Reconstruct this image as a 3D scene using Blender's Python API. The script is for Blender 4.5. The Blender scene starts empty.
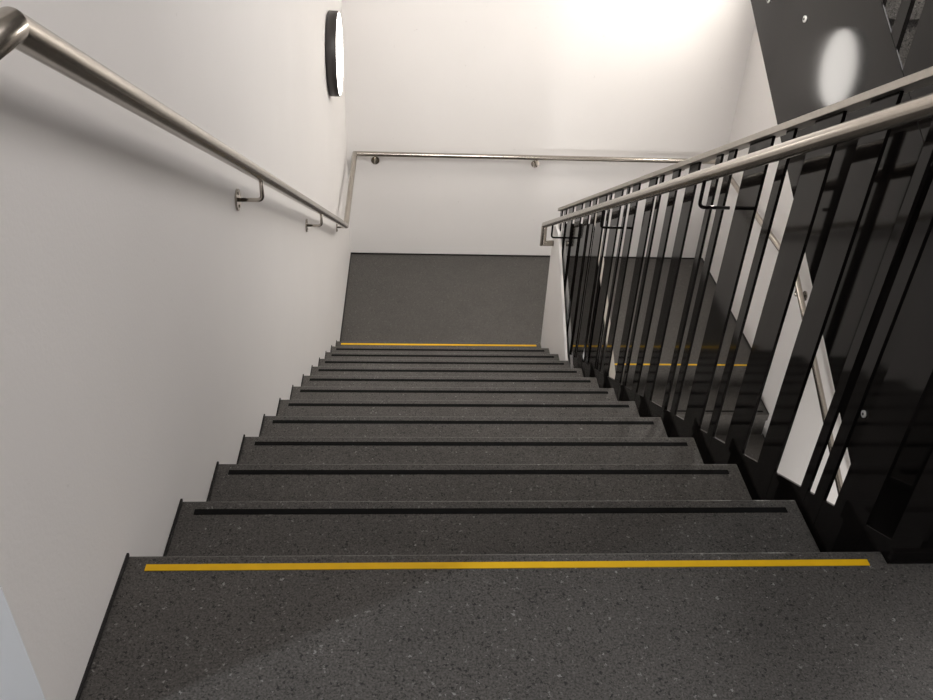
import bpy, bmesh, math, random
from mathutils import Vector, Matrix

scene = bpy.context.scene
COL = scene.collection
random.seed(7)

# ------------------------------------------------------------------ measures
T, R = 0.300, 0.16989            # tread depth, riser height
K = R / T                        # pitch of the flights
N = 13
ZL = -N * R                      # level of the half landing below
W = 1.318                        # width of the flight
WR = 2.815                       # right wall
D = 5.058                        # back wall
Y2 = 3.590                       # first nosing of the next flight down

# ------------------------------------------------------------------ camera
cp, cyaw, cr = 0.611582883, 0.0776168195, 0.0529904534
fwd = Vector((math.sin(cyaw) * math.cos(cp), math.cos(cyaw) * math.cos(cp), -math.sin(cp)))
rgt = Vector((math.cos(cyaw), -math.sin(cyaw), 0))
up = rgt.cross(fwd)
r2 = rgt * math.cos(cr) + up * math.sin(cr)
u2 = -rgt * math.sin(cr) + up * math.cos(cr)
cam_d = bpy.data.cameras.new('camera')
cam = bpy.data.objects.new('camera', cam_d)
COL.objects.link(cam)
M = Matrix((r2, u2, -fwd)).transposed().to_4x4()
M.translation = Vector((0.47694, -1.03857, 1.16210))
cam.matrix_world = M
cam_d.sensor_width = 36.0
cam_d.lens = 875.6 / 933.0 * 36.0
cam_d.clip_start = 0.02
scene.camera = cam

# ------------------------------------------------------------------ world, exposure, lamps' light
world = bpy.data.worlds.new('world')
scene.world = world
world.use_nodes = True
world.node_tree.nodes['Background'].inputs[0].default_value = (0.9, 0.93, 1.0, 1)
world.node_tree.nodes['Background'].inputs[1].default_value = 0.0
scene.view_settings.view_transform = 'Standard'
scene.view_settings.look = 'None'
scene.view_settings.gamma = 1.0
scene.view_settings.use_curve_mapping = False
scene.view_settings.exposure = 1.0

LAMP_E = 5.0                    # the lamp in view
LAMP_R = 40.0                   # the lamp over the far landing, which lights the shaft


def area(name, loc, target, size, power, color, spread=180.0):
    l = bpy.data.lights.new(name, 'AREA')
    l.shape = 'DISK'
    l.size = size
    l.energy = power
    l.color = color
    l.spread = math.radians(spread)
    o = bpy.data.objects.new(name, l)
    COL.objects.link(o)
    o.location = loc
    o.rotation_euler = (Vector(target) - Vector(loc)).to_track_quat('-Z', 'Y').to_euler()
    return o


# cool light in the side corridor, coming through the doorway
area('corridor_light', (-1.75, -1.27, 2.25), (0.6, -0.6, 0.0), 0.12, 22.0, (0.86, 0.93, 1.0))
# unseen ceiling light assumed behind the camera, then three added fill lights
area('ceiling_light', (1.5, -1.5, 2.90), (1.5, -1.2, 0.0), 0.5, 2.5, (1.0, 0.95, 0.92))
area('side_fill', (2.1, 0.9, 3.0), (0.3, 1.0, 0.0), 2.2, 38.0, (1.0, 0.96, 0.94))  # added broad fill to brighten the left wall, no lamp there
area('lower_storey_fill', (1.68, 0.95, -2.95), (2.8, 1.9, -2.3), 0.7, 24.0, (1.0, 0.96, 0.92))  # hidden fill added to brighten the right wall and lower flight
area('stair_fill', (1.3, 0.5, 2.3), (1.6, 4.6, -2.0), 1.7, 20.0, (1.0, 0.965, 0.93), 90.0)  # unseen fill hung in the shaft, added to brighten the far landing

# ------------------------------------------------------------------ materials


def mat(name):
    m = bpy.data.materials.new(name)
    m.use_nodes = True
    nt = m.node_tree
    return m, nt, nt.nodes['Principled BSDF']


def coords(nt, scale=(1, 1, 1)):
    tc = nt.nodes.new('ShaderNodeNewGeometry')
    mp = nt.nodes.new('ShaderNodeMapping')
    mp.inputs['Scale'].default_value = scale
    nt.links.new(tc.outputs['Position'], mp.inputs['Vector'])
    return mp.outputs['Vector']


def ramp(nt, fac, stops):
    r = nt.nodes.new('ShaderNodeValToRGB')
    e = r.color_ramp.elements
    while len(e) < len(stops):
        e.new(0.5)
    for i, (p, c) in enumerate(stops):
        e[i].position = p
        e[i].color = (*c, 1)
    nt.links.new(fac, r.inputs[0])
    return r.outputs[0]


def noise(nt, vec, scale, detail=3, rough=0.55):
    n = nt.nodes.new('ShaderNodeTexNoise')
    n.inputs['Scale'].default_value = scale
    n.inputs['Detail'].default_value = detail
    n.inputs['Roughness'].default_value = rough
    nt.links.new(vec, n.inputs['Vector'])
    return n.outputs['Fac']


def bump(nt, b, h, strength, dist):
    n = nt.nodes.new('ShaderNodeBump')
    n.inputs['Strength'].default_value = strength
    n.inputs['Distance'].default_value = dist
    nt.links.new(h, n.inputs['Height'])
    nt.links.new(n.outputs['Normal'], b.inputs['Normal'])


def mixc(nt, fac, a, b_):
    n = nt.nodes.new('ShaderNodeMix')
    n.data_type = 'RGBA'
    nt.links.new(fac, n.inputs[0])
    for s, v in ((6, a), (7, b_)):
        if isinstance(v, tuple):
            n.inputs[s].default_value = (*v, 1)
        else:
            nt.links.new(v, n.inputs[s])
    return n.outputs[2]


def terrazzo():
    m, nt, b = mat('dark_terrazzo')
    v = coords(nt)
    base = ramp(nt, noise(nt, v, 7.0, 3), [(0.3, (0.070, 0.065, 0.060)), (0.7, (0.083, 0.077, 0.071))])
    fine = ramp(nt, noise(nt, v, 260.0, 2, 0.7), [(0.32, (0.42, 0.42, 0.42)), (0.72, (1.6, 1.6, 1.6))])
    mu = nt.nodes.new('ShaderNodeMix')
    mu.data_type = 'RGBA'
    mu.blend_type = 'MULTIPLY'
    mu.inputs[0].default_value = 1.0
    nt.links.new(base, mu.inputs[6])
    nt.links.new(fine, mu.inputs[7])
    col = mu.outputs[2]
    # stone chips of several sizes and tones, with ragged outlines
    wn = nt.nodes.new('ShaderNodeTexNoise')
    wn.inputs['Scale'].default_value = 240.0
    wn.inputs['Detail'].default_value = 2
    nt.links.new(v, wn.inputs['Vector'])
    sc_ = nt.nodes.new('ShaderNodeVectorMath')
    sc_.operation = 'SCALE'
    sc_.inputs['Scale'].default_value = 0.012
    nt.links.new(wn.outputs['Color'], sc_.inputs[0])
    ad = nt.nodes.new('ShaderNodeVectorMath')
    ad.operation = 'ADD'
    nt.links.new(v, ad.inputs[0])
    nt.links.new(sc_.outputs[0], ad.inputs[1])
    vw = ad.outputs[0]
    for sc, thr, tone_a, tone_b in ((210.0, 0.34, (0.020, 0.018, 0.017), (0.21, 0.20, 0.19)),
                                    (105.0, 0.27, (0.014, 0.013, 0.013), (0.25, 0.245, 0.235))):
        vo = nt.nodes.new('ShaderNodeTexVoronoi')
        vo.inputs['Scale'].default_value = sc
        vo.inputs['Randomness'].default_value = 1.0
        nt.links.new(vw, vo.inputs['Vector'])
        sep = nt.nodes.new('ShaderNodeSeparateColor')
        nt.links.new(vo.outputs['Color'], sep.inputs[0])
        tone = ramp(nt, sep.outputs[1], [(0.0, tone_a), (0.60, tone_a), (0.80, (0.09, 0.086, 0.080)), (1.0, tone_b)])
        lt = nt.nodes.new('ShaderNodeMath')
        lt.operation = 'LESS_THAN'
        nt.links.new(vo.outputs['Distance'], lt.inputs[0])
        lt.inputs[1].default_value = thr
        g = nt.nodes.new('ShaderNodeMath')
        g.operation = 'GREATER_THAN'
        nt.links.new(sep.outputs[0], g.inputs[0])
        g.inputs[1].default_value = 0.50
        mm = nt.nodes.new('ShaderNodeMath')
        mm.operation = 'MULTIPLY'
        nt.links.new(lt.outputs[0], mm.inputs[0])
        nt.links.new(g.outputs[0], mm.inputs[1])
        col = mixc(nt, mm.outputs[0], col, tone)
    nt.links.new(col, b.inputs['Base Color'])
    b.inputs['Roughness'].default_value = 0.42
    b.inputs['Specular IOR Level'].default_value = 0.35
    bump(nt, b, noise(nt, v, 900.0, 1), 0.06, 0.001)
    return m


def plaster(name, c, scuff=False):
    m, nt, b = mat(name)
    v = coords(nt)
    a = ramp(nt, noise(nt, v, 2.0, 3), [(0.3, tuple(x * 0.975 for x in c)), (0.7, c)])
    nt.links.new(a, b.inputs['Base Color'])
    b.inputs['Roughness'].default_value = 0.62
    b.inputs['Specular IOR Level'].default_value = 0.3
    bump(nt, b, noise(nt, v, 120.0, 3), 0.12, 0.003)
    if scuff:                      # small grey scuffs low on the wall
        s = ramp(nt, noise(nt, v, 30.0, 2), [(0.74, (0, 0, 0)), (0.80, (0.25, 0.25, 0.25))])
        col = mixc(nt, s, a, (0.35, 0.33, 0.31))
        nt.links.new(col, b.inputs['Base Color'])
    return m


def steel(name, c, rough, stretch=(1, 1, 1)):
    m, nt, b = mat(name)
    v = coords(nt, stretch)
    b.inputs['Metallic'].default_value = 1.0
    a = ramp(nt, noise(nt, v, 60.0, 3), [(0.3, tuple(x * 0.9 for x in c)), (0.7, c)])
    nt.links.new(a, b.inputs['Base Color'])
    rr = nt.nodes.new('ShaderNodeMapRange')
    nt.links.new(noise(nt, v, 140.0, 2), rr.inputs[0])
    rr.inputs[3].default_value = rough * 0.85
    rr.inputs[4].default_value = rough * 1.15
    nt.links.new(rr.outputs[0], b.inputs['Roughness'])
    return m


def enamel():
    m, nt, b = mat('black_powder_coat')
    v = coords(nt)
    a = ramp(nt, noise(nt, v, 5.0, 2), [(0.3, (0.0052, 0.0044, 0.0041)), (0.7, (0.0064, 0.0053, 0.0049))])
    nt.links.new(a, b.inputs['Base Color'])
    b.inputs['Roughness'].default_value = 0.065
    b.inputs['Specular IOR Level'].default_value = 0.15
    bump(nt, b, noise(nt, v, 140.0, 2), 0.004, 0.001)
    return m


def simple(name, c, rough, spec=0.4, c2=None, sc=40.0):
    m, nt, b = mat(name)
    v = coords(nt)
    a = ramp(nt, noise(nt, v, sc, 2), [(0.3, c2 or tuple(x * 0.93 for x in c)), (0.7, c)])
    nt.links.new(a, b.inputs['Base Color'])
    b.inputs['Roughness'].default_value = rough
    b.inputs['Specular IOR Level'].default_value = spec
    return m


def glow(name, c, e):
    m, nt, b = mat(name)
    b.inputs['Base Color'].default_value = (0.8, 0.8, 0.8, 1)
    b.inputs['Emission Color'].default_value = (*c, 1)
    b.inputs['Emission Strength'].default_value = e
    return m


TERR = terrazzo()
WHITE = plaster('white_plaster', (0.83, 0.808, 0.795), True)
CEIL = plaster('ceiling_white', (0.75, 0.74, 0.72))
STEEL = steel('brushed_stainless', (0.47, 0.43, 0.38), 0.22)
STEEL_FLAT = steel('brushed_flat_stainless', (0.46, 0.43, 0.39), 0.42)
BLACK = enamel()
DARKMETAL = simple('dark_lamp_housing', (0.035, 0.031, 0.030), 0.45)
JOINT = simple('dark_joint', (0.012, 0.011, 0.011), 0.6)
STRIP = simple('black_grip_strip', (0.006, 0.006, 0.006), 0.8, 0.1, sc=200)
YELLOW = simple('yellow_grip_strip', (0.80, 0.47, 0.006), 0.55, 0.3)
VINYL = simple('pale_vinyl_floor', (0.17, 0.19, 0.215), 0.5)
STUD = simple('pale_stud', (0.72, 0.70, 0.68), 0.35)
GLOW = glow('lamp_diffuser', (1.0, 0.95, 0.89), LAMP_E)
GLOW_R = glow('strong_lamp_diffuser', (1.0, 0.945, 0.87), LAMP_R)

# ------------------------------------------------------------------ mesh helpers


def finish(name, bm, m, parent=None, smooth=False):
    me = bpy.data.meshes.new(name)
    bmesh.ops.recalc_face_normals(bm, faces=bm.faces[:])
    if smooth:
        for f in bm.faces:
            f.smooth = smooth is True or f.calc_area() < smooth
    bm.to_mesh(me)
    bm.free()
    me.materials.append(m)
    o = bpy.data.objects.new(name, me)
    COL.objects.link(o)
    if parent is not None:
        o.parent = parent
        o.matrix_parent_inverse = parent.matrix_world.inverted()
    return o


def box(bm, x0, x1, y0, y1, z0, z1):
    v = [bm.verts.new((x, y, z)) for x in (x0, x1) for y in (y0, y1) for z in (z0, z1)]
    for f in ((0, 1, 3, 2), (4, 6, 7, 5), (0, 4, 5, 1), (2, 3, 7, 6), (0, 2, 6, 4), (1, 5, 7, 3)):
        bm.faces.new([v[i] for i in f])


def prism_x(bm, pts, x0, x1):
    """polygon in (y, z) given thickness along x"""
    a = [bm.verts.new((x0, y, z)) for y, z in pts]
    b = [bm.verts.new((x1, y, z)) for y, z in pts]
    bm.faces.new(a)
    bm.faces.new(b[::-1])
    n = len(pts)
    for i in range(n):
        bm.faces.new((a[i], a[(i + 1) % n], b[(i + 1) % n], b[i]))


def bevel(bm, w, seg=2):
    bmesh.ops.recalc_face_normals(bm, faces=bm.faces[:])
    bmesh.ops.bevel(bm, geom=[e for e in bm.edges if e.calc_face_angle(0) > 0.3], offset=w, segments=seg,
                    profile=0.5, affect='EDGES', clamp_overlap=True)


def tube(bm, pts, r, n=28, mitre=True, cap=True):
    """round bar along a polyline with mitred corners; every length has rings of its own"""
    pts = [Vector(p) for p in pts]
    dirs = [(pts[i + 1] - pts[i]).normalized() for i in range(len(pts) - 1)]
    ref = Vector((0, 0, 1)) if abs(dirs[0].z) < 0.9 else Vector((1, 0, 0))
    a = dirs[0].cross(ref).normalized()
    prev = None
    for i, d in enumerate(dirs):
        a = (a - d * a.dot(d)).normalized()
        b = d.cross(a).normalized()
        rings = []
        for j, p in ((i, pts[i]), (i + 1, pts[i + 1])):
            other = dirs[j - 1] if j == i else (dirs[j] if j < len(dirs) else None)
            if j == 0:
                other = None
            nrm = d if other is None else (d + other).normalized()
            ring = []
            for k in range(n):
                t = 2 * math.pi * k / n
                o = a * math.cos(t) * r + b * math.sin(t) * r
                s = -o.dot(nrm) / d.dot(nrm)
                ring.append(p + o + d * s)
            rings.append(ring)
        if prev is not None and not mitre:
            va = prev
        else:
            va = [bm.verts.new(c) for c in rings[0]]
        vb = [bm.verts.new(c) for c in rings[1]]
        for k in range(n):
            f = bm.faces.new((va[k], va[(k + 1) % n], vb[(k + 1) % n], vb[k]))
            f.smooth = True
        if i == 0 and cap:
            bm.faces.new(va[::-1])
        if i == len(dirs) - 1 and cap:
            bm.faces.new(vb)
        prev = vb
        # carry the frame over the mitre
        if i + 1 < len(dirs):
            q = d.rotation_difference(dirs[i + 1])
            a = q @ a


def tube_obj(name, pts, r, m, parent=None, n=28, mitre=True):
    bm = bmesh.new()
    tube(bm, pts, r, n, mitre)
    me = bpy.data.meshes.new(name)
    # recalc_face_normals keeps smooth flags
    bmesh.ops.recalc_face_normals(bm, faces=bm.faces[:])
    bm.to_mesh(me)
    bm.free()
    me.materials.append(m)
    o = bpy.data.objects.new(name, me)
    COL.objects.link(o)
    if parent is not None:
        o.parent = parent
        o.matrix_parent_inverse = parent.matrix_world.inverted()
    return o


def bend(p0, p1, p2, r, n=7):
    """round the corner p1"""
    p0, p1, p2 = Vector(p0), Vector(p1), Vector(p2)
    a = p1 + (p0 - p1).normalized() * r
    c = p1 + (p2 - p1).normalized() * r
    return [(a * (1 - t) ** 2 + p1 * 2 * t * (1 - t) + c * t ** 2) for t in [i / n for i in range(n + 1)]]


def disc(bm, c, axis, r, h, n=40, r2=None):
    """short cylinder from c along axis"""
    c, axis = Vector(c), Vector(axis).normalized()
    a = axis.orthogonal().normalized()
    b = axis.cross(a)
    r2 = r if r2 is None else r2
    lo = [bm.verts.new(c + (a * math.cos(2 * math.pi * k / n) + b * math.sin(2 * math.pi * k / n)) * r) for k in range(n)]
    hi = [bm.verts.new(c + axis * h + (a * math.cos(2 * math.pi * k / n) + b * math.sin(2 * math.pi * k / n)) * r2) for k in range(n)]
    bm.faces.new(lo[::-1])
    bm.faces.new(hi)
    for k in range(n):
        f = bm.faces.new((lo[k], lo[(k + 1) % n], hi[(k + 1) % n], hi[k]))
        f.smooth = True


def struct(name, bm, m):
    o = finish(name, bm, m)
    o['kind'] = 'structure'
    return o


def thing(name, label, cat, loc=(0, 0, 0), group=None):
    o = bpy.data.objects.new(name, None)
    COL.objects.link(o)
    o.location = loc
    o.matrix_world = Matrix.Translation(Vector(loc))
    o['label'] = label
    o['category'] = cat
    if group:
        o['group'] = group
    return o


def tag(o, label, cat, group=None):
    o['label'] = label
    o['category'] = cat
    if group:
        o['group'] = group
    return o


# ------------------------------------------------------------------ the setting
YC = -0.335                       # end of the left wall, doorway beyond
ZB = 2 * ZL - 0.3
bm = bmesh.new()
prism_x(bm, [(YC, -0.4), (YC, 3.1), (D + 0.2, 3.1), (D + 0.2, ZB), (YC + 0.3, ZB), (YC + 0.3, -0.4)], -0.16, 0.0)
struct('wall_left', bm, WHITE)
bm = bmesh.new(); box(bm, -0.16, 0, -2.6, YC, 2.35, 3.1); box(bm, -0.16, 0, -2.6, -1.6, 0, 2.35)
struct('wall_left_door_side', bm, WHITE)
bm = bmesh.new(); box(bm, WR, WR + 0.16, -2.6, D + 0.2, ZB, 3.1)
struct('wall_right', bm, WHITE)
bm = bmesh.new(); box(bm, -0.16, WR + 0.16, D, D + 0.18, ZB, 3.1)
struct('wall_back', bm, WHITE)
bm = bmesh.new(); box(bm, -0.16, WR + 0.16, -2.76, -2.6, -0.4, 3.1)
struct('wall_front', bm, WHITE)
bm = bmesh.new(); box(bm, -0.16, WR + 0.16, -2.76, D + 0.2, 3.1, 3.2)
struct('ceiling', bm, CEIL)
# wall of the storey below, under the near landing
bm = bmesh.new(); box(bm, 0.0, WR, -0.36, -0.30, ZB, -0.26)
struct('wall_below', bm, WHITE)
# near landing: its edge carries the first nosing of both flights
bm = bmesh.new()
for x0, x1, y1 in ((0.0, W, 0.0), (W, 1.548, -0.031), (1.548, WR, -0.03)):
    box(bm, x0, x1, -2.6, y1, -0.25, 0.0)
bmesh.ops.bevel(bm, geom=[e for e in bm.edges if all(abs(v.co.z) < 1e-6 and abs(v.co.y) < 1e-6 for v in e.verts)],
                offset=0.005, segments=2, profile=0.5, affect='EDGES')
struct('floor', bm, TERR)
bm = bmesh.new(); box(bm, 0.0, WR, Y2, D, ZL - 0.22, ZL)
struct('floor_half_landing', bm, TERR)
bm = bmesh.new(); box(bm, 0.0, WR, -0.3, D, ZB - 0.1, 2 * ZL)
struct('floor_lower_storey', bm, TERR)
bm = bmesh.new(); box(bm, 0.0, WR, 4.02, D, -ZL - 0.22, -ZL)
struct('floor_upper_landing', bm, TERR)
# corridor beyond the doorway on the left
bm = bmesh.new(); box(bm, -2.6, 0.0, -2.6, YC, -0.1, -0.002)
struct('floor_corridor', bm, VINYL)
bm = bmesh.new()
box(bm, -2.6, -2.5, -2.6, 0.2, 0, 2.6); box(bm, -2.5, -0.16, 0.1, 0.2, 0, 2.6); box(bm, -2.5, -0.16, -2.7, -2.6, 0, 2.6)
struct('wall_corridor', bm, WHITE)
bm = bmesh.new(); box(bm, -2.6, -0.16, -2.7, 0.2, 2.6, 2.7)
struct('ceiling_corridor', bm, CEIL)
# dark joints between floor and wall (skirting lines)
bm = bmesh.new(); box(bm, 0.0, 0.004, YC, 0.0, 0.0, 0.006)
struct('baseboard_left', bm, JOINT)
bm = bmesh.new(); box(bm, 0.0, 0.007, 3.6, D, ZL, ZL + 0.010); box(bm, 0.0, WR, D - 0.007, D, ZL, ZL + 0.010)
box(bm, WR - 0.007, WR, Y2, D, ZL, ZL + 0.010)
struct('baseboard_back', bm, JOINT)

# ------------------------------------------------------------------ the three flights


def flight(name, label, x0, x1, y0, z0, sgn, n, strips, wall_side, first_strip, yellow_at):
    """steps from nosing (y0, z0) going down along sgn*y; step i has its nosing at y0+sgn*i*T, z0-i*R"""
    x0, x1 = x0 + 0.001, x1 - 0.001
    root = thing(name, label, 'stairs', ((x0 + x1) / 2, y0, z0 - n * R))
    for i in range(first_strip, n):
        yn, z = y0 + sgn * i * T, z0 - i * R
        yb = yn - sgn * (T + 0.0)
        bm = bmesh.new()
        # tread slab with a small nosing over the riser below it
        prism_x(bm, [(yn, z), (yb - sgn * 0.0, z), (yb, z - 0.045), (yb, z - R - 0.02), (yn - sgn * 0.018, z - R - 0.02),
                     (yn - sgn * 0.018, z - 0.05), (yn, z - 0.05)], x0, x1)
        bmesh.ops.recalc_face_normals(bm, faces=bm.faces[:])
        es = [e for e in bm.edges if all(abs(v.co.z - z) < 1e-5 for v in e.verts) and e.is_manifold
              and not all(abs(v.co.y - yb) < 1e-5 for v in e.verts)]
        bmesh.ops.bevel(bm, geom=es, offset=0.005, segments=2, profile=0.5, affect='EDGES')
        st = finish('step', bm, TERR, root)
        if strips:
            bm = bmesh.new()
            yc = yn - sgn * 0.033
            hw = 0.0085 if i in yellow_at else 0.0075
            j = (random.random() - 0.5) * 0.006
            box(bm, x0 + 0.035 + j, x1 - 0.030 + j, yc - hw, yc + hw, z, z + 0.0012)
            s = finish('anti_slip_strip', bm, YELLOW if i in yellow_at else STRIP, st)
            if i in yellow_at:
                s['label'] = 'yellow anti-slip strip'
        bm = bmesh.new()
        if wall_side == 'l':
            box(bm, x0, x0 + 0.004, min(yn, yb), max(yn, yb), z, z + 0.006)
        else:
            box(bm, x1 - 0.004, x1, min(yn, yb), max(yn, yb), z, z + 0.006)
        finish('wall_joint', bm, JOINT, st)
    # waist slab under the steps
    bm = bmesh.new()
    ya, yb = y0 - sgn * T, y0 + sgn * (n - 1) * T
    za, zb = z0 - R, z0 - n * R
    f0 = y0 + sgn * (first_strip - 1) * T
    prism_x(bm, [(f0, z0 - first_strip * R - R), (yb, zb), (yb, zb - 0.24), (f0, z0 - first_strip * R - R - 0.24)], x0 + 0.004, x1 - 0.004)
    finish('soffit', bm, CEIL, root)
    return root


flight('staircase', 'dark grey terrazzo stairs going down beside the left wall, seen from the top', 0.0, W, 0.0, 0.0, 1, 13, True, 'l', 1, (12,))
flight('staircase', 'dark terrazzo stairs going down from the far landing, seen through the black bars', 1.585, WR, Y2, ZL, -1, 13, True, 'r', 1, ())
# flight up, on the right behind the tall black plate: the same steps, the other way round
flight('staircase', 'dark terrazzo stairs going up behind the black side plate at upper right', 1.548, WR, -0.03 + T * 12, -ZL - R, -1, 12, True, 'r', 0, ())

bm = bmesh.new(); box(bm, 0.037, 1.285, -0.0345, -0.021, 0.0, 0.0013)
tag(finish('anti_slip_strip', bm, YELLOW), 'bright yellow anti-slip strip along the near landing edge at the top of the stairs', 'safety strip')
bm = bmesh.new(); box(bm, 1.60, 2.755, Y2 + 0.006, Y2 + 0.022, ZL, ZL + 0.0013)
tag(finish('anti_slip_strip', bm, YELLOW), 'yellow anti-slip strip on the far landing, seen in pieces behind the black bars', 'safety strip')

# ------------------------------------------------------------------ white parapet beside the foot of the stairs
XP = 1.353
bm = bmesh.new()
prism_x(bm, [(3.80, ZL), (3.80, -1.262), (3.63, -1.262), (2.60, -1.966), (2.60, -2.3), (3.2, ZL - 0.2), (3.80, ZL - 0.2)][::1], XP, XP + 0.016)
tag(finish('parapet_wall', bm, WHITE), 'narrow white upstand wall with a raked top between the foot of the stairs and the black bars', 'low wall')

# ------------------------------------------------------------------ main black guard
XG = 1.375
TG = 0.008
gaps = [(0.055, 0.125), (0.25, 0.28), (0.33, 0.347), (0.39, 0.505), (0.61, 0.688), (0.817, 0.89), (0.948, 1.0),
        (1.147, 1.218), (1.282, 1.312), (1.37, 1.485), (1.588, 1.662), (1.748, 1.828), (1.885, 1.902), (2.01, 2.113),
        (2.225, 2.255), (2.312, 2.355), (2.503, 2.540), (2.60, 2.622), (2.79, 2.815), (2.915, 2.945), (3.085, 3.125),
        (3.30, 3.345), (3.50, 3.53), (3.63, 3.66)]
gaps = [(a, b + TG * (b + 1.04) / 0.9) for a, b in gaps]
HB = 0.954                         # underside of the flat top rail over the pitch line
guard = thing('stair_guard', 'black steel guard of uneven flat bars with a flat steel top rail, right of stairs', 'railing', (XG, 1.8, -2.0))
edges = [-0.018] + [e for g in gaps for e in g] + [3.75]


def cut_top(y):
    """raked top of the white upstand, where the last bars stop"""
    return min(-1.966 + (y - 2.60) * 0.687, -1.262)


for i in range(0, len(edges) - 1, 2):
    y0, y1 = edges[i], edges[i + 1]
    if y1 - y0 < 0.004:
        continue
    def bot(y):
        b = -K * y - 0.10
        return max(b, cut_top(y) - 0.02) if y > 2.6 else b
    if bot(y1) > -K * y1 + HB - 0.02:
        continue
    bm = bmesh.new()
    prism_x(bm, [(y0, bot(y0)), (y1, bot(y1)), (y1, -K * y1 + HB), (y0, -K * y0 + HB)], XG, XG + TG)
    bevel(bm, 0.0006, 1)
    finish('baluster', bm, BLACK, guard)
bm = bmesh.new()
prism_x(bm, [(-0.018, 0.01), (3.0, -K * 3.0), (3.0, -K * 3.0 - 0.30), (0.0, -0.32), (-0.018, -0.32)], XG + 0.0005, XG + TG - 0.0005)
bevel(bm, 0.0006, 1)
finish('stringer', bm, BLACK, guard)
bm = bmesh.new()
prism_x(bm, [(-0.30, 0.17 + HB), (3.76, -K * 3.76 + HB), (3.76, -K * 3.76 + HB + 0.019), (-0.30, 0.17 + HB + 0.019)], XG - 0.016, XG + 0.024)
bevel(bm, 0.001, 1)
o = finish('top_rail', bm, STEEL_FLAT, guard)
o['label'] = 'flat stainless steel top rail'

# black fascia closing the narrow well at the near landing
bm = bmesh.new(); box(bm, W + 0.004, 1.54, -0.030, -0.020, -0.34, 0.028); box(bm, W + 0.004, XG - 0.002, -0.020, 0.0, -0.34, -0.002)
tag(finish('fascia_plate', bm, BLACK), 'low black steel plate closing the stair well at the near landing edge', 'steel plate')

# ------------------------------------------------------------------ guard of the flight going up
XU = 1.512
upg = thing('stair_guard', 'wide glossy black side plate with bars above it, at the upper right', 'railing', (XU, 1.8, 0.0))
bm = bmesh.new()
o1, o2 = -0.454, 0.181
y0, y1 = -0.018, 4.0
prism_x(bm, [(y0, o1 + K * y0), (y1, o1 + K * y1), (y1, o2 + K * y1), (y0, o2 + K * y0)], XU, XU + 0.005)
bevel(bm, 0.0008, 1)
o = finish('side_plate', bm, BLACK, upg)
ug = [(0.12, 0.15), (0.36, 0.40), (0.56, 0.585), (0.776, 0.830), (0.868, 0.945), (1.10, 1.17), (1.29, 1.32), (1.42, 1.55)]
y = 1.68
while y < 3.9:
    g = random.choice((0.03, 0.05, 0.08, 0.11))
    ug.append((y, min(y + g, 3.95)))
    y += g + random.choice((0.05, 0.08, 0.12))
ed = [-0.018] + [e for g in ug for e in g] + [4.0]
for i in range(0, len(ed) - 1, 2):
    a, b = ed[i], ed[i + 1]
    if b - a < 0.01:
        continue
    bm = bmesh.new()
    prism_x(bm, [(a, o2 + K * a - 0.1), (b, o2 + K * b - 0.1), (b, o2 + K * b + 0.95), (a, o2 + K * a + 0.95)], XU + 0.001, XU + 0.011)
    finish('baluster', bm, BLACK, upg)
bm = bmesh.new()
prism_x(bm, [(-0.04, o2 + 0.93), (4.0, o2 + K * 4 + 0.95), (4.0, o2 + K * 4 + 0.962), (-0.04, o2 + 0.942)], XU - 0.006, XU + 0.030)
finish('top_rail', bm, STEEL_FLAT, upg)
for yy, zz in ((1.315, 0.5866), (1.592, 0.5686), (0.466, -0.0654)):
    bm = bmesh.new()
    disc(bm, (XU, yy, zz), (-1, 0, 0), 0.0085, 0.004, 24)
    s = finish('bolt', bm, STUD, upg)
    s['label'] = 'small pale round bolt head'
    bm = bmesh.new()
    disc(bm, (XU - 0.004, yy, zz), (-1, 0, 0), 0.0032, 0.0012, 12)
    finish('socket', bm, JOINT, s)

# ------------------------------------------------------------------ guard of the flight going down from the half landing
XD = 1.55
dng = thing('stair_guard', 'lower black guard beyond the bars, following the stairs down from the far landing', 'railing', (XD, 2.5, -4.0))
nl = ZL - K * Y2                   # pitch line of that flight
od = -3.12
ed = []
y = 0.4
while y < 3.50:
    b = random.choice((0.05, 0.07, 0.10, 0.14))
    ed.append((y, min(y + b, 3.56)))
    y += b + random.choice((0.02, 0.03, 0.05))
for a, b in ed:
    bm = bmesh.new()
    prism_x(bm, [(a, nl + K * a - 0.28), (b, nl + K * b - 0.28), (b, od + K * b), (a, od + K * a)], XD, XD + 0.008)
    finish('baluster', bm, BLACK, dng)
bm = bmesh.new()
prism_x(bm, [(0.3, nl + K * 0.3 - 0.5), (3.60, nl + K * 3.6 - 0.5), (3.60, nl + K * 3.6 - 0.02), (0.3, nl + K * 0.3 - 0.02)], XD + 0.0085, XD + 0.018)
finish('stringer', bm, BLACK, dng)
bm = bmesh.new()
prism_x(bm, [(0.3, od + K * 0.3), (3.58, od + K * 3.58), (3.58, od + K * 3.58 + 0.012), (0.3, od + K * 0.3 + 0.012)], XD - 0.012, XD + 0.02)
finish('top_rail', bm, STEEL_FLAT, dng)
bm = bmesh.new()
box(bm, XG + 0.012, XD - 0.001, 3.62, 3.63, ZL - 0.3, -1.192)
finish('end_panel', bm, BLACK, dng)

# ------------------------------------------------------------------ handrails
RR = 0.0180
XR = 1.287
hr = thing('handrail', 'round stainless handrail in front of the black bars, right of the stairs', 'handrail', (XR, 1.8, 0))
HO = 0.872


def zr(y):
    return -K * y + HO - 0.004 * y


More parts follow.
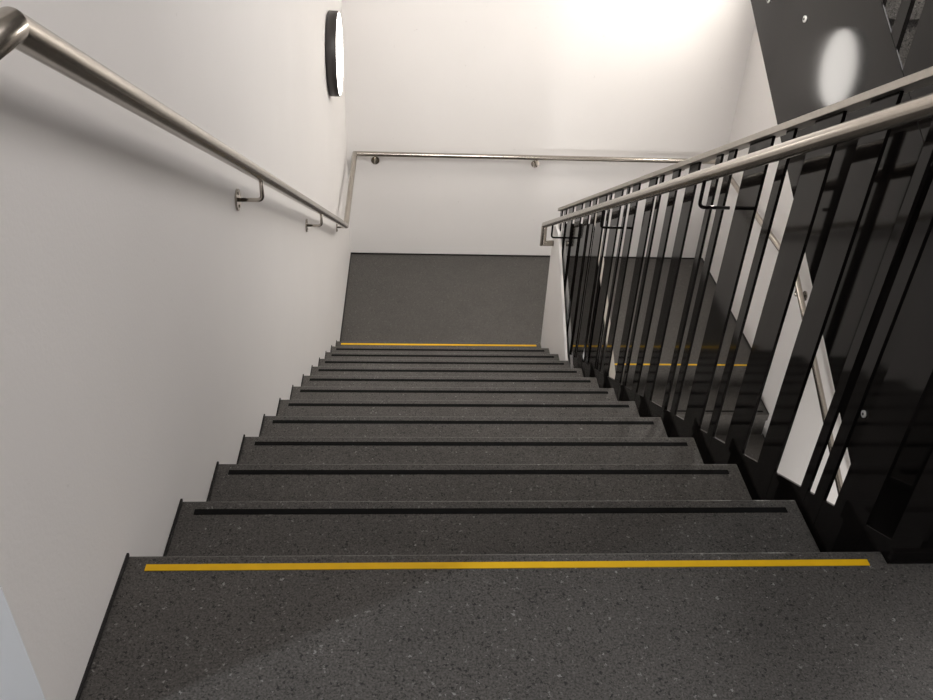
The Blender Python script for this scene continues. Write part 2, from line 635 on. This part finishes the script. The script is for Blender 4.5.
tube_obj('rail_tube', [(XR, -0.30, zr(-0.02)), (XR, -0.02, zr(-0.02)), (XR, 3.745, zr(3.745)), (XR, 3.745, zr(3.745) - 0.125), (XP, 3.745, zr(3.745) - 0.125)],
         RR, STEEL, hr)
for yb in (0.06, 1.185, 2.31, 3.47):
    zt = zr(yb) - RR + 0.004
    zb_ = zr(yb) - 0.098
    pts = [Vector((XR, yb, zt))] + bend((XR, yb, zt), (XR, yb, zb_), (XG, yb, zb_), 0.018) + [Vector((XG, yb, zb_))]
    o = tube_obj('bracket', pts, 0.0052, BLACK, hr, 14, False)
    o['label'] = 'thin black angled bracket'

wr_ = thing('handrail', 'round stainless wall handrail running down the left wall and round the far landing', 'handrail', (0.07, 2.0, 0))
XL = 0.07
ZH = -1.350
ytop = -0.105
zt = 0.842 - K * ytop
yk = 3.86
yk2 = 3.39
tube_obj('rail_tube', [(XL, -0.31, zt), (XL, ytop, zt), (XL, yk, ZH), (XL - 0.008, D - 0.065, ZH), (WR - 0.065, D - 0.065, ZH), (WR - 0.065, yk2, ZH),
                       (WR - 0.065, 0.5, ZH - K * (yk2 - 0.5))], RR, STEEL, wr_)


def wall_bracket(root, rail, wall, rake):
    """plate on the wall, arm out and up to the rail; rail and wall are points level with each other"""
    rail, wall = Vector(rail), Vector(wall)
    n = (rail - wall).normalized()
    lo = wall + Vector((0, 0, -0.075))
    el = rail + Vector((0, 0, -0.075))
    pts = [lo + n * 0.002] + bend(lo, el, rail, 0.016) + [rail + Vector((0, 0, -RR + 0.003))]
    o = tube_obj('bracket', pts, 0.0058, STEEL, root, 14, False)
    bm = bmesh.new()
    disc(bm, lo + n * 0.0004, n, 0.030, 0.0055, 32)
    finish('wall_plate', bm, STEEL, o)
    for s in (-1, 1):
        bm = bmesh.new()
        tang = Vector((0, 0, 1)) if True else rake
        disc(bm, lo + n * 0.0062 + tang * 0.019 * s, n, 0.0042, 0.002, 12)
        finish('screw', bm, STEEL, o)
    return o


def zl(y):
    return zt + (ZH - zt) * (y - ytop) / (yk - ytop)


for yb in (-0.02, 1.175, 2.55, 3.98):
    if yb > 0:
        zz = max(zl(yb), ZH)
        wall_bracket(wr_, (XL, yb, zz), (0, yb, zz), 0)
for xb in (0.205, 1.39, 2.5):
    wall_bracket(wr_, (xb, D - 0.065, ZH), (xb, D, ZH), 0)
for yb, zz in ((4.3, ZH), (3.30, ZH - K * (yk2 - 3.30)), (2.15, ZH - K * (yk2 - 2.15)), (1.0, ZH - K * (yk2 - 1.0))):
    wall_bracket(wr_, (WR - 0.065, yb, zz), (WR, yb, zz), 0)

# ------------------------------------------------------------------ round wall lamps


def lamp(label, loc, side, face):
    t = thing('wall_lamp', label, 'lamp', loc)
    c = Vector(loc)
    n = Vector((side, 0, 0)) if side else Vector((0, 1, 0))
    ta = n.cross(Vector((0, 0, 1)))
    bm = bmesh.new(); disc(bm, c, n, 0.205, 0.0045, 64)
    finish('back_plate', bm, DARKMETAL, t)
    bm = bmesh.new()
    # ring-shaped drum, open to the front where the diffuser sits
    nseg = 72
    prof = [(0.005, 0.0), (0.005, 0.227), (0.007, 0.230), (0.059, 0.230), (0.061, 0.227), (0.061, 0.223), (0.048, 0.223), (0.048, 0.0)]
    rows = []
    for k in range(nseg):
        a = 2 * math.pi * k / nseg
        rows.append([bm.verts.new(c + n * d + (ta * math.cos(a) + Vector((0, 0, math.sin(a)))) * max(r, 0.001)) for d, r in prof])
    for k in range(nseg):
        p, q = rows[k], rows[(k + 1) % nseg]
        for j in range(len(prof) - 1):
            f = bm.faces.new((p[j], q[j], q[j + 1], p[j + 1]))
            f.smooth = j in (2,)
    finish('housing', bm, DARKMETAL, t)
    bm = bmesh.new(); disc(bm, c + n * 0.0485, n, 0.2228, 0.0145, 72)
    bevel(bm, 0.002, 2)
    finish('diffuser', bm, face, t)
    return t


lamp('round wall lamp with a black drum and glowing white face on the left wall', (0.0, 4.0, -0.345), 1, GLOW)
lamp('round wall lamp on the right wall, above the far landing, out of the picture', (WR, 4.25, 0.22), -1, GLOW_R)
